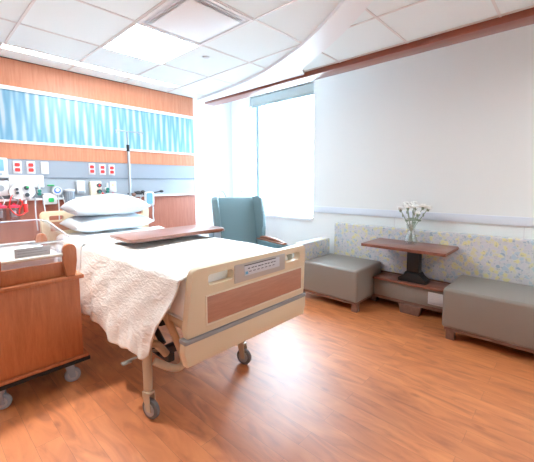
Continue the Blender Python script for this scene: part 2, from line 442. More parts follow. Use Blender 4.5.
# curved white bulkhead edge in the ceiling
Lc = [(1.55, .70), (1.85, .94), (2.116, 1.256), (2.317, 1.571), (2.497, 1.908), (2.649, 2.277), (2.77, 2.62), (2.86, 2.99), (2.92, 3.36), (2.962, 3.75), (2.99, 4.2)]
Rc = [(3.145, 4.2), (3.145, 2.34), (3.09, 2.305), (3.03, 2.29), (2.985, 2.26), (2.94, 2.19), (2.88, 2.08), (2.777, 1.90), (2.66, 1.70), (2.532, 1.50), (2.39, 1.30), (2.258, 1.13), (2.05, .90), (1.8, .66)]
B().prism(Lc+Rc, ZC-.030, ZC+.002, 'z', .010, 3).done('ceiling_bulkhead', M_WHITE, kind='structure')

# window_1
wd = bpy.data.objects.new('window_1', None); COL.objects.link(wd); wd['kind'] = 'structure'
B().frame((WY0, WZ0), (WY1, WZ1), .05, 4.22, 4.28, 'x').box((4.225, 3.985, WZ0+.05), (4.27, 4.01, WZ1-.05)).done('window_frame', mat('window_frame_grey', (150, 172, 186), .5), wd)
B().box((4.245, WY0+.05, WZ0+.05), (4.250, WY1-.05, WZ1-.05)).done('window_glass', M_GLASS, wd)
B().box((4.00, WY0-.005, WZ0-.012), (4.22, WY1+.02, WZ0+.03), .008).done('window_sill', M_WHITE, wd)
b = B(); b.box((4.051, WY1-.004, WZ0+.03), (4.22, WY1, WZ1)); b.box((4.051, WY0, WZ0+.03), (4.22, WY0+.004, WZ1)); b.done('window_reveal', M_WHITE, wd)
# roller shade rolled up in its cassette
rs = thing('roller_shade', 'white roller shade fully raised in its cassette at the window head', 'window shade', (4.12, 3.5, 2.75))
B().box((-.06, -.65, .0), (.05, .655, .135), .01).done('cassette', mat('shade_cassette_grey', (176, 182, 180), .5), rs)
B().box((-.05, -.64, -.03), (-.035, .64, .0), .004).done('hem_bar', mat('shade_hem_grey', (168, 186, 190), .5), rs)

# outside: pale building across the way and ground
bl = thing('neighbouring_building', 'pale building seen faintly outside the window', 'building', (26, 16, -3))
B().box((-2, -22, 0), (6, 22, 6.4)).done('wall', M_BLDG, bl)
for y in (.9, 6): B().box((-2.08, y, 2.6), (-2, y+1.5, 5.4)).done('window', M_BLDGW, bl)
B().box((4.6, -12, -3.1), (40, 40, -3.0)).done('ground_outside', M_OUT, kind='structure')

# ------------------------------------------------------------------ ceiling fixtures
def panel_light(x, y, label, loc_group='square ceiling light panels'):
    t = thing('ceiling_light', label, 'ceiling light', (x, y, ZC), 0, loc_group)
    B().frame((-.305, -.345), (.305, .345), .018, -.012, 0, 'z').done('frame', M_WHITE, t)
    B().box((-.287, -.327, -.008), (.287, .327, -.002)).done('diffuser', M_LIGHT, t)
    return t
L0 = panel_light(1.586, 2.915, 'lit square ceiling panel beside the air vent, above the bed')
dup(L0, (2.81, -1.225, ZC), 'added out-of-view square ceiling panel near the end of the long bench')  # unseen panel, added to fill the front of the room with light
dl = thing('added_downlight', 'added out-of-view round downlight in the ceiling above the bassinet', 'ceiling light', (.40, 3.02, ZC))  # unseen lamp, added as key light for the bed and cart shadows
B().lathe([(.105, 0), (.105, -.008), (.085, -.010), (.080, 0)], n=32).done('trim_ring', M_WHITE, dl)
B().lathe([(0, -.001), (.082, -.001), (.082, .0), (0, 0)], n=32).done('lens', mat('added_downlight_lens', (255, 255, 255), .5, emit=(255, 248, 238), estr=20), dl)
dld = bpy.data.lights.new('added_downlight_lamp', 'AREA'); dld.shape = 'DISK'; dld.size = .22; dld.energy = DOWN; dld.spread = math.radians(115); dld.color = (.98, .97, .92)
dlo = bpy.data.objects.new('added_downlight_lamp', dld); COL.objects.link(dlo); dlo.parent = dl; dlo.location = (0, 0, -.014)
sl = thing('slot_light', 'long thin lit slot in the ceiling above the headwall', 'ceiling light', (1.55, 3.87, ZC))
B().frame((-.905, -.07), (.905, .07), .012, -.008, 0, 'z').done('frame', M_WHITE, sl)
B().box((-.893, -.058, -.006), (.893, .058, -.001)).done('diffuser', M_SLOT, sl)
av = thing('air_vent', 'square metal air vent with a flat centre plate in the ceiling', 'air vent', (1.586, 2.225, ZC))
B().frame((-.30, -.34), (.30, .34), .022, -.012, 0, 'z').done('frame', M_WHITE, av)
b = B()
for k, (i, z) in enumerate(((.045, -.004), (.068, -.008))):
    b.frame((-.30+i, -.34+i), (.30-i, .34-i), .014, z-.006, z+.006, 'z')
b.done('louvre', M_MIRROR, av)
B().box((-.278, -.318, -.002), (.278, .318, .001)).done('throat', M_MIRROR, av)
B().box((-.225, -.265, -.026), (.225, .265, -.018), .003).done('centre_plate', M_WHITE, av)
B().box((-.02, -.02, -.019), (.02, .02, 0)).done('hanger', M_MIRROR, av)
tag(B().lathe([(0, -.008), (.03, -.008), (.036, -.004), (.036, 0), (0, 0)], (2.1, 2.774, ZC)).done('sprinkler_cover', mat('sprinkler_white', (214, 216, 220), .4)), 'small round sprinkler cover plate on a ceiling tile', 'sprinkler')

# ------------------------------------------------------------------ headwall
HY = 4.20
hw = thing('headwall_panel', 'wall-high wood and aluminium headwall behind the bed with blue rippled art strip', 'headwall', (.7, HY, 0))
def hp(name, z0, z1, m, y0=0, y1=.40, x0=-2.4, x1=2.225, bev=0, label=None):
    return B().box((x0, y0, z0), (x1, y1, z1), bev).done(name, m, hw, label=label)
hp('upper_wood_panel', 2.425, 2.69, M_HEADWOOD)
hp('cornice_shadow_gap', 2.69, 2.70, M_BLACK, .012)
hp('trim_strip', 2.388, 2.425, M_WHITE, -.012)
hp('art_panel', 1.89, 2.388, M_ART, .004, label='light blue rippled art panel')
hp('trim_strip', 1.865, 1.89, M_WHITE, -.012)
hp('middle_wood_panel', 1.705, 1.865, M_HEADWOOD)
hp('upper_service_panel', 1.521, 1.705, M_ALU2, .006)
hp('equipment_rail', 1.509, 1.521, M_LINE, -.004)
hp('lower_service_panel', 1.30, 1.509, M_ALU, .006)
hp('service_ledge', 1.278, 1.30, M_WHITE, -.03)
M_LOWWOOD = wood('rosy_lower_panel_wood', (168, 104, 88), (188, 124, 104), .4, (9, 1, .6), 5, .1)
hp('lower_wood_panel', 0, 1.278, M_LOWWOOD)
B().box((2.225, .002, 0), (2.245, .40, 2.70)).done('end_trim', M_WHITE, hw)

def outlet(x, z, label, cat='outlet', grp='red outlets on the headwall'):
    t = thing('power_outlet', label, cat, (x, HY+.006, z), 0, grp)
    B().box((-.037, -.010, -.065), (.037, 0, .065), .004).done('cover_plate', M_OFFW, t)
    for s_ in (.026, -.026):
        B().prism(rrect(-.022, s_-.018, .022, s_+.018, .010), -.015, -.008, 'y').done('socket', M_RED, t, label='red socket')
    return t
o0 = outlet(.767, 1.622, 'red twin outlet next to the wall monitor, left of the other headwall outlets')
dup(o0, (.883, HY+.006, 1.622), 'red twin outlet between another red outlet and the plain ivory switch')
dup(o0, (1.483, HY+.006, 1.622), 'red twin outlet above the ivory vacuum unit, first of three over the pillows')
dup(o0, (1.602, HY+.006, 1.620), 'red twin outlet over the pillows, middle one of three in a row')
dup(o0, (1.712, HY+.006, 1.617), 'red twin outlet over the pillows, closest to the drip pole')
sw = thing('wall_switch', 'plain ivory switch plate beside the pair of red outlets', 'switch', (1.006, HY+.006, 1.622))
B().box((-.037, -.010, -.065), (.037, 0, .065), .004).done('cover_plate', M_OFFW, sw)
B().box((-.016, -.016, -.032), (.016, -.008, .032), .003).done('rocker', M_IVORY, sw)
sw2 = thing('data_outlet', 'white data outlet plate under the red outlet nearest the drip pole', 'outlet', (1.718, HY+.006, 1.41))
B().box((-.040, -.010, -.065), (.040, 0, .065), .004).done('cover_plate', M_OFFW, sw2)
for i in range(2):
    B().box((-.018, -.016, .012-.05*i), (.018, -.009, .038-.05*i), .002).done('jack', M_IVORY if i else mat('pale_yellow_jack', (226, 218, 160), .4), sw2)
# wall monitor at frame edge
wm = thing('patient_monitor', 'white wall monitor with pale blue screen at the edge of the headwall', 'monitor', (.58, HY+.006, 1.61))
B().box((-.10, -.07, -.10), (.10, 0, .10), .012).done('housing', M_OFFW, wm)
B().box((-.082, -.073, -.03), (.068, -.068, .082), .002).done('screen', M_SCREEN, wm)
for i in range(3): B().cyl((-.05+.045*i, -.07, -.062), (-.05+.045*i, -.076, -.062), .012).done('button', M_GREYP, wm)
wt = thing('glove_dispenser', 'white and grey dispenser box under the wall monitor', 'dispenser', (.58, HY+.006, 1.41))
B().box((-.10, -.06, -.075), (.098, 0, .075), .008).done('box', M_OFFW, wt)
B().prism(rrect(-.06, -.03, .06, .03, .028), -.062, -.05, 'y').done('opening', M_GREYP, wt)
# white rail box
rb = thing('service_box', 'long white service box above the round gauge cluster', 'equipment box', (.83, HY+.006, 1.475))
B().box((-.15, -.045, -.065), (.155, 0, .067), .010).done('housing', M_OFFW, rb)
B().box((-.11, -.048, .015), (-.05, -.044, .040), .001).done('printed_label', M_PAPER, rb)
# gauge cluster
gc = thing('suction_gauge_cluster', 'round white medical gas cluster with dark gauges and red tubing', 'medical gauge', (.775, 4.135, 1.375))
b = B(); m_ = Matrix.Translation((0, -.03, 0)) @ Matrix.Rotation(PI/2, 4, 'X')
bmesh.ops.create_cone(b.bm, cap_ends=True, segments=32, radius1=.098, radius2=.098, depth=.05, matrix=m_ @ Matrix.Diagonal((1.12, .88, 1, 1)))
b.done('body', M_OFFW, gc)
B().box((-.03, 0, -.04), (.03, .072, .04), .005).done('mount', M_GREYP, gc)
for (x, z) in ((.028, .036), (.032, -.034), (-.05, .024), (-.048, -.012)):
    g = B().cyl((x, -.055, z), (x, -.075, z), .026 if x > 0 else .018, n=20).done('gauge', M_OFFW, gc)
    B().cyl((x, -.075, z), (x, -.078, z), .021 if x > 0 else .014, n=20).done('gauge_face', M_GAUGE, g)
B().box((.028, -.079, .036), (.050, -.0755, .052)).done('gauge_sticker', M_GREEN, gc)
B().cyl((.02, -.03, -.08), (.02, -.03, -.125), .014).done('regulator_stem', M_OFFW, gc)
B().cyl((.02, -.03, -.125), (.02, -.03, -.21), .019).done('suction_valve', M_RED, gc)
B().tube([(-.085, -.05, -.03), (-.11, -.07, -.09), (-.115, -.07, -.16), (-.07, -.06, -.225), (-.02, -.05, -.235), (.02, -.045, -.205)], .0055).done('red_tubing', M_RED, gc)
B().tube([(-.03, -.06, -.075), (-.01, -.07, -.12), (-.035, -.06, -.17), (-.04, -.05, -.225)], .006).done('red_tubing', M_RED, gc)
# canisters with red lids
def canister(x, z, label):
    t = thing('suction_canister', label, 'canister', (x, 4.13, z), 0, 'red-lidded canisters on the headwall')
    B().lathe([(0, 0), (.034, 0), (.040, .012), (.046, .13), (.044, .13), (.038, .014), (0, .006)]).done('jar', M_ACRYL, t)
    B().lathe([(0, .13), (.052, .13), (.052, .147), (.035, .158), (.012, .160), (.012, .178), (0, .178)]).done('lid', M_REDLID, t)
    B().box((-.02, .03, .03), (.02, .069, .10), .004).done('bracket', M_OFFW, t)
    B().tube([(.02, 0, .155), (.035, 0, .19), (.02, .03, .25)], .005).done('tubing', M_TUBE, t)
    return t
c0 = canister(.705, 1.085, 'clear canister with pinkish red lid beside the hanging red valve')
dup(c0, (.595, 4.13, 1.085), 'clear canister with pinkish red lid at the edge under the dispenser box')
# flow meter group right of gauges
def flow_meter(x, z, label, body=M_TEALP):
    t = thing('flow_meter', label, 'flow meter', (x, HY+.006, z), 0)
    B().cyl((0, 0, 0), (0, -.045, 0), .024).done('socket', M_OFFW, t)
    B().cyl((0, -.045, 0), (0, -.062, 0), .018).done('knob', body, t)
    B().cyl((0, -.04, .0), (0, -.04, .075), .011).done('gauge_tube', M_TUBE, t)
    B().box((-.016, -.056, -.045), (.016, -.026, -.018), .004).done('outlet_nut', body, t)
    return t
flow_meter(.935, 1.375, 'small dark green flow meter right of the round gauge cluster')
flow_meter(1.635, 1.385, 'dark green oxygen flow meter with clear tube beside the ivory vacuum unit')
tr = thing('oxygen_tubing', 'clear tubing hanging in two strands below the green flow meter', 'tubing', (.93, 4.14, 1.0))
B().tube([(-.04, 0, .31), (-.045, -.005, .15), (-.035, 0, -.04)], .006).done('strand', M_TUBE, tr)
B().tube([(.03, 0, .33), (.04, -.005, .16), (.055, 0, -.06), (.06, .01, -.1)], .006).done('strand', M_TUBE, tr)
# suction regulator with green tag
sr_ = thing('suction_regulator', 'white suction regulator with green buttons and blue dial beside bed head', 'medical gauge', (1.06, HY+.006, 1.33))
B().box((-.095, -.06, -.10), (.035, 0, .02), .010).done('body', M_OFFW, sr_)
B().prism(rrect(-.05, -.075, .0, -.030, .012), -.066, -.058, 'y').done('green_button', M_GREEN, sr_)
B().box((-.04, -.04, .098), (.02, -.005, .112), .004).done('green_clip', M_GREEN, sr_)
B().cyl((.035, -.03, .045), (.035, -.075, .045), .047, n=24).done('dial', M_OFFW, sr_)
B().cyl((.035, -.075, .05), (.035, -.079, .05), .032, n=24).done('dial_face', M_BLUEP, sr_)
B().cyl((.035, -.079, .055), (.035, -.081, .055), .020, n=24).done('dial_window', M_OFFW, sr_)
for x, dx in ((.045, 0), (.085, .02)):
    B().tube([(x, -.05, .0), (x+dx, -.06, -.10), (x+dx*1.6, -.05, -.22), (x+dx*1.5, -.04, -.30)], .006).done('tubing', M_TUBE, sr_)
# grey canister
gcn = thing('waste_canister', 'grey ribbed canister with pale lid on the headwall beside the pillows', 'canister', (1.217, 4.155, 1.21))
b = B().lathe([(0, 0), (.042, 0), (.046, .01), (.050, .16), (0, .16)], n=28); b.done('body', M_GREYP, gcn)
b = B()
for k in range(14):
    a = 2*PI*k/14; b.box((-.003, -.052, .02), (.003, -.046, .15), mtx=Matrix.Rotation(a, 4, 'Z'))
b.done('ribs', mat('darker_grey_rib', (120, 130, 144), .5), gcn)
B().lathe([(0, .16), (.056, .16), (.056, .178), (0, .185)], n=28).done('lid', M_OFFW, gcn)
# white box dispenser & ivory vacuum unit
bx = thing('soap_dispenser', 'plain white wall dispenser between grey canister and ivory vacuum unit', 'dispenser', (1.343, HY+.006, 1.415))
B().box((-.045, -.05, -.075), (.045, 0, .07), .010).done('housing', M_OFFW, bx)
B().box((-.03, -.056, -.066), (.03, -.045, -.046), .003).done('push_bar', M_GREYP, bx)
vu = thing('vacuum_unit', 'ivory vacuum unit with two dark round knobs above the pillows', 'medical gauge', (1.505, HY+.006, 1.395))
B().box((-.065, -.06, -.09), (.06, 0, .085), .012).done('housing', M_IVORY, vu)
for z in (.036, -.036):
    k_ = B().cyl((.026, -.058, z), (.026, -.082, z), .025, n=20).done('knob', M_GAUGE, vu)
    B().cyl((.026, -.082, z), (.026, -.086, z), .011, n=16).done('knob_cap', M_RED if z > 0 else M_TEALP, k_)
B().tube([(.07, -.03, -.05), (.12, -.05, -.115), (.18, -.05, -.095), (.2, -.03, -.06)], .008).done('red_tubing', M_RED, vu)

# ------------------------------------------------------------------ drip pole and pump cluster
iv = thing('drip_pole', 'chrome drip pole with four hooks rising behind the bed corner', 'drip pole', (1.955, 4.085, 0))
ox = -.08
B().cyl((ox, 0, .06), (ox, 0, 1.86), .014).done('lower_tube', M_CHROME, iv)
B().cyl((ox, 0, 1.80), (ox, 0, 2.085), .009).done('upper_tube', M_CHROME, iv)
B().cyl((ox, 0, 1.845), (ox, 0, 1.925), .019).done('collar', M_BLACK, iv)
for dx, dy in ((-.17, -.07), (.17, .03), (-.12, .05), (.16, -.07)):
    B().tube([(ox, 0, 2.085), (ox+dx*.5, dy*.5, 2.088), (ox+dx*.92, dy*.92, 2.085), (ox+dx, dy, 2.06), (ox+dx*1.03, dy*1.03, 2.09)], .004, 8).done('hook', M_CHROME, iv)
for a in (0, PI/2, PI, 1.5*PI):
    l = B().box((ox-.012, -.105, .045), (ox+.012, 0, .065), .004, mtx=Matrix.Translation((ox, 0, 0)) @ Matrix.Rotation(a+PI/4, 4, 'Z') @ Matrix.Translation((-ox, 0, 0))).done('base_leg', M_CHROME, iv)
    p_ = Matrix.Rotation(a+PI/4, 4, 'Z') @ Vector((0, -.095, 0))
    B().cyl((ox+p_.x-.01, p_.y, .022), (ox+p_.x+.01, p_.y, .022), .022).cyl((ox+p_.x, p_.y, .03), (ox+p_.x, p_.y, .048), .007).done('caster', M_RUBBER, iv)
pc = thing('infusion_pump', 'white pump with blue screen on dark clamp arm beside the drip pole', 'infusion pump', (2.10, 4.10, 1.30))
B().box((-.22, .04, .012), (.06, .07, .03), .004).box((-.02, .05, .0), (.02, .107, .04), .003).done('mount_arm', M_DARK, pc)
B().ball((-.11, .0, .035), .028, 1.5, 1, .8).ball((-.05, -.01, .045), .024, 1.4, 1, .8).box((-.14, -.01, .02), (.02, .05, .05), .006).done('clamp', M_DARK, pc)
B().ball((-.17, -.005, .01), .022, 1.2, 1, 1).done('clamp_knob', mat('brown_knob', (136, 96, 84), .5), pc)
B().box((-.045, -.06, -.145), (.085, .0, .045), .028, 3).done('housing', M_OFFW, pc)
B().prism(rrect(-.028, -.115, .05, .028, .018), -.064, -.058, 'y').done('screen', M_SCREEN, pc)
B().box((-.022, -.03, -.22), (.008, -.005, -.14), .006).done('handle', M_BLACK, pc)
B().tube([(.06, -.02, -.10), (.075, -.02, -.18), (.07, -.02, -.27), (.08, -.02, -.34)], .010).done('cable', M_TUBE, pc)
B().tube([(-.06, -.01, .02), (-.10, -.02, -.06), (-.09, -.02, -.16), (-.06, -.02, -.22)], .007).done('cable', M_TUBE, pc)
B().tube([(.05, .05, .03), (.12, .03, .03), (.20, .0, .045)], .007).ball((.215, -.003, .045), .020, 1.6, 1, .8).done('lamp_arm', M_DARK, pc)

# ------------------------------------------------------------------ bed
bed = thing('hospital_bed', 'cream hospital bed with wood-inset footboard on grey casters', 'bed', (1.48, 2.75, 0))
BX, BY = 1.48, 2.75
def W(x, y, z): return (x-BX, y-BY, z)
def fb_outline(z0, z1, xt0=1.0, xt1=2.012, xb0=.948, xb1=1.985):
    # tapered side edges with rounded top corners, given in world x/z
    pts = []
    r = .035
    for k in range(6):
        a = PI - PI/2*k/5; pts.append((xt0+r+r*math.cos(a)-.004, z1-r+r*math.sin(a)))
    for k in range(6):
        a = PI/2 - PI/2*k/5; pts.append((xt1-r+r*math.cos(a), z1-r+r*math.sin(a)))
    pts += [(xb1+.01, z0+.04), (xb1, z0), (xb0+.012, z0), (xb0, z0+.04)]
    return [(x-BX, z) for x, z in pts]
def cut_boxes(ob, boxes):
    for (x0, z0, x1, z1) in boxes:
        c = B().box((x0-BX, 1.3-BY, z0), (x1-BX, 1.7-BY, z1), .018, 3).done('cutter', M_CREAM)
        md = ob.modifiers.new('cut', 'BOOLEAN'); md.object = c; md.solver = 'EXACT'
        ob.location = (0, 0, 0)
        dg = bpy.context.evaluated_depsgraph_get()
        me = bpy.data.meshes.new_from_object(ob.evaluated_get(dg)); ob.modifiers.clear(); old = ob.data; ob.data = me
        bpy.data.objects.remove(c)
FY = 1.50
fb = B().prism(fb_outline(.612, .985), FY-BY-.025, FY-BY+.025, 'y', .010, 3).done('footboard', M_CREAM)
cut_boxes(fb, ((1.10, .878, 1.283, .942), (1.77, .885, 1.935, .943)))
for p_ in fb.data.polygons: p_.use_smooth = True
fb.data.set_sharp_from_angle(angle=math.radians(35))
fb.parent = bed
# lower apron of footboard
B().prism([(x-BX, z) for x, z in ((.950, .46), (.932, .54), (.936, .592), (2.005, .592), (1.998, .52), (1.98, .455))] , FY-BY-.032, FY-BY+.022, 'y', .010, 3).done('footboard_apron', M_CREAM, bed)
B().box(W(.934, FY-.036, .588), W(2.004, FY+.028, .614), .006).done('bumper_strip', M_GREYSTRIP, bed)
fi = B().box(W(1.088, FY-.0285, .664), W(1.95, FY-.022, .818), .002).done('wood_inset', M_PANELWOOD, bed, label='brown wood inset in footboard')
B().frame((1.078-BX, .654), (1.96-BX, .828), .009, FY-BY-.030, FY-BY-.022, 'y').done('inset_border', mat('cream_light_border', (232, 218, 196), .4), bed)
lp = B().box(W(1.293, FY-.030, .845), W(1.762, FY-.022, .957), .003).done('label_holder', mat('grey_label_holder', (188, 180, 174), .4), bed)
B().box(W(1.37, FY-.033, .878), W(1.70, FY-.029, .944), .001).done('printed_card', M_PAPER, lp)
b = B().box(W(1.37, FY-.0345, .940), W(1.66, FY-.032, .945))
for k in range(9): b.box(W(1.40+.03*k, FY-.0342, .918+.0006*(k % 3)), W(1.418+.03*k+.006*(k % 2), FY-.032, .924))
for k in range(7): b.box(W(1.41+.036*k, FY-.0342, .898), W(1.43+.036*k, FY-.032, .9025))
b.done('card_print', mat('dark_print', (84, 82, 92), .6), lp)
B().box(W(1.378, FY-.0345, .886), W(1.40, FY-.032, .904)).done('card_mark', mat('light_blue_print', (110, 180, 214), .6), lp)
# headboard
HYB = 4.00
hb = B().prism([(x-BX, z) for x, z in [(.895, .72), (.885, 1.13), (.90, 1.155), (.92, 1.165), (2.03, 1.165), (2.05, 1.155), (2.062, 1.13), (2.052, .72)]], HYB-BY-.022, HYB-BY+.022, 'y', .008, 3).done('headboard', M_CREAM)
cut2 = ((.965, 1.07, 1.095, 1.118), (1.85, 1.07, 1.98, 1.118))
for (x0, z0, x1, z1) in cut2:
    c = B().box((x0-BX, HYB-.2-BY, z0), (x1-BX, HYB+.2-BY, z1), .015, 3).done('cutter', M_CREAM)
    md = hb.modifiers.new('cut', 'BOOLEAN'); md.object = c; md.solver = 'EXACT'
    dg = bpy.context.evaluated_depsgraph_get(); me = bpy.data.meshes.new_from_object(hb.evaluated_get(dg)); hb.modifiers.clear(); hb.data = me
    bpy.data.objects.remove(c)
for p_ in hb.data.polygons: p_.use_smooth = True
hb.data.set_sharp_from_angle(angle=math.radians(35)); hb.parent = bed
B().box(W(.97, HYB-.026, .96), W(1.97, HYB-.020, 1.055), .002).done('wood_inset', M_PANELWOOD, bed, label='brown wood inset in headboard')
# deck, frame
B().box(W(1.02, 1.55, .62), W(1.94, 3.96, .655), .006).done('mattress_deck', M_CREAMTUBE, bed)
b = B(); b.box(W(1.08, 1.58, .555), W(1.13, 3.9, .62), .005); b.box(W(1.83, 1.58, .555), W(1.88, 3.9, .62), .005)
for y in (1.62, 2.3, 3.1, 3.8): b.box(W(1.08, y, .56), W(1.88, y+.05, .615), .004)
b.done('upper_frame', M_CREAMTUBE, bed)
b = B(); b.box(W(1.08, 1.90, .27), W(1.13, 3.80, .33), .006); b.box(W(1.66, 1.90, .27), W(1.71, 3.80, .33), .006)
b.box(W(1.08, 2.0, .27), W(1.70, 2.06, .32), .005); b.box(W(1.08, 3.4, .27), W(1.70, 3.46, .32), .005)
b.done('lower_frame', M_DARK, bed)
for (xa, ya, yb) in ((1.16, 2.1, 2.55), (1.62, 2.1, 2.55), (1.16, 3.35, 2.95), (1.62, 3.35, 2.95)):
    B().tube([W(xa, ya, .31), W(xa, (ya+yb)/2, .47), W(xa, yb, .57)], .022, smooth=False).done('lift_arm', M_DARK, bed)
B().box(W(1.22, 2.25, .36), W(1.58, 2.6, .52), .02).done('motor_box', M_BLACK, bed)
def caster(parent, p, yawc, rad=.062, fork=M_CREAMTUBE, tread=M_RUBBER, wid=.03, name='caster'):
    """wheel + hub + fork, p = point on floor under wheel centre (parent space)"""
    mt = Matrix.Translation((p[0], p[1], rad)) @ Matrix.Rotation(yawc, 4, 'Z')
    def cylm(r, w, m_, nm, par, n=28, off=0):
        b = B(); bmesh.ops.create_cone(b.bm, cap_ends=True, segments=n, radius1=r, radius2=r, depth=w, matrix=mt @ Matrix.Translation((off, 0, 0)) @ Matrix.Rotation(PI/2, 4, 'Y'))
        if nm == 'caster':
            es = [e for e in b.bm.edges if e.calc_length() < 2*PI*r/n*1.2]
            bmesh.ops.bevel(b.bm, geom=es, offset=w*.25, segments=3, affect='EDGES', profile=.5)
        return b.done(nm, m_, par)
    wh = cylm(rad, wid, tread, 'caster', parent)
    cylm(rad*.66, wid+.006, M_HUB, 'hub', wh)
    cylm(rad*.2, wid+.016, M_DARK, 'axle_cap', wh, 12)
    b = B()
    for s_ in (-1, 1):
        b.prism([(-.02, -.012), (.014, -.012), (.045, rad+.02), (.045, rad+.045), (-.01, rad+.045)], s_*(wid/2+.004), s_*(wid/2+.010), 'x', mtx=mt)
    b.box((-wid/2-.010, -.012, rad+.030), (wid/2+.010, .047, rad+.046), .002, mtx=mt)
    b.done('fork', fork, wh)
    return wh
# caster legs : the visible foot-end left leg is a swan-necked tube
def leg(x, y, xr):
    B().tube([W(x+.012, y+.05, .46), W(x+.008, y+.045, .36), W(x+.004, y+.035, .27), W(x, y+.028, .20), W(x, y+.028, .155)], lambda t: .031-.006*t, 14).tube([W(x+.012, y+.05, .44), W((x+xr)/2, y+.06, .43), W(xr, y+.07, .33)], .024, 12).done('caster_leg', M_CREAMTUBE, bed)
    caster(bed, (x-BX, y-BY), .25, .064)
leg(.925, 1.85, 1.08); leg(1.74, 1.88, 1.68); leg(.925, 3.62, 1.08); leg(1.80, 3.62, 1.68)
B().tube([W(1.01, 1.80, .66), W(1.05, 1.80, .56), W(1.11, 1.80, .40), W(1.135, 1.80, .31), W(1.11, 1.80, .275), W(1.05, 1.81, .29), W(.96, 1.86, .35)], .023, 12).done('foot_tube', M_CREAMTUBE, bed)
B().tube([W(.90, 2.10, .285), W(.96, 2.05, .315), W(1.03, 2.02, .335), W(1.10, 2.01, .31)], .008).box(W(.86, 2.075, .275), W(.92, 2.115, .287), .004).done('brake_pedal', mat('pale_steel_pedal', (160, 158, 152), .35, metal=.3), bed)
# mattress
mt_ = thing('mattress', 'white-sheeted thick mattress on the hospital bed', 'mattress', (BX, BY, .655))
def soft_box(a, b_, bev=.04, seg=4): return B().box(a, b_, bev, seg)
soft_box((-.485, 1.535-BY, 0), (.435, 3.965-BY, .275), .06).done('mattress_body', M_SHEET, mt_)
B().tube([(-.483, 1.56-BY, .03), (-.486, 2.2-BY, .03), (-.483, 3.9-BY, .03)], .006, 8).done('piping', M_SHEET, mt_)

# ------------------------------------------------------------------ blanket : draped grid
def hemz(y):
    P = [(1.50, .66), (1.60, .60), (1.68, .50), (1.74, .415), (1.80, .385), (1.88, .375), (2.00, .398), (2.10, .37), (2.22, .338), (2.36, .345), (2.5, .392), (2.7, .41), (2.92, .385), (3.2, .40)]
    for (a, za), (b_, zb) in zip(P, P[1:]):
        if a <= y <= b_:
            t = (y-a)/(b_-a); return za+(zb-za)*t
    return P[0][1] if y < P[0][0] else P[-1][1]
def blanket():
    bm = bmesh.new(); ny, nt_, nd = 110, 40, 46
    rows = []
    top = .938; x0 = .985; x1 = 1.91
    for i in range(ny+1):
        y = 1.545 + (3.12-1.545)*i/ny
        row = []
        # right hang (short) then top then left drape
        for k in range(10):
            t = 1-k/10
            row.append((x1+.02+.01*math.sin(y*9), y, top-.015-.20*t))
        for k in range(nt_+1):
            x = x1+.005-(x1-x0+.01)*k/nt_
            zz = top + .003*math.sin(x*9+y*5)+.003*math.sin(y*13+x*4) + .0035*math.sin(x*3.1-y*7.7)
            ed = min(1, (x-x0+.005)/.03); zz -= .012*(1-ed)**2
            row.append((x, y, zz))
        hz = hemz(y)
        for k in range(1, nd+1):
            t = k/nd; z = top-.012-(top-.012-hz)*t
            fold = math.sin(y*17+1.2*math.sin(y*5))*.5+.5
            out = .018 + .055*t + .022*fold*t + .007*math.sin(y*37+t*3)*t + .003*math.sin(z*30+y*19)
            # swing of the free foot corner: lower part moves back to the leg
            yy = y
            if y < 2.0: yy = y + (2.0-y)*.36*t*t
            row.append((x0-out, yy, z))
        rows.append([bm.verts.new(p) for p in row])
    for a, b_ in zip(rows, rows[1:]):
        for k in range(len(a)-1): bm.faces.new((a[k], a[k+1], b_[k+1], b_[k]))
    return bm
bb = B(); bb.bm.free(); bb.bm = blanket()
bk = bb.done('blanket', M_BLANKET, angle=180, mods=[('SOLIDIFY', dict(thickness=.008, offset=1)), ])
tag(bk, 'cream crinkled waffle blanket draped down the side of the bed', 'blanket')
# folded white top sheet near the pillows
bb = B()
n = 40; prof = []
rows = []
for i in range(30):
    y = 3.02+.50*i/29
    row = []
    for k in range(8): t = 1-k/8; row.append((1.94, y, .925-.16*t))
    for k in range(n+1):
        x = 1.93-.96*k/n; row.append((x, y, .943+.008*min(1,(y-3.02)/.06)+.003*math.sin(x*15+y*8)+.004*math.sin(y*22)))
    for k in range(1, 22):
        t = k/21; row.append((.952-.04*t-.010*math.sin(y*24)*t, y, .945-.46*t))
    rows.append([bb.bm.verts.new(p) for p in row])
for a, b_ in zip(rows, rows[1:]):
    for k in range(len(a)-1): bb.bm.faces.new((a[k], a[k+1], b_[k+1], b_[k]))
tag(bb.done('top_sheet', M_SHEET, angle=180, mods=[('SOLIDIFY', dict(thickness=.006, offset=1))]), 'smooth white top sheet folded over between the pillows and the blanket', 'sheet')

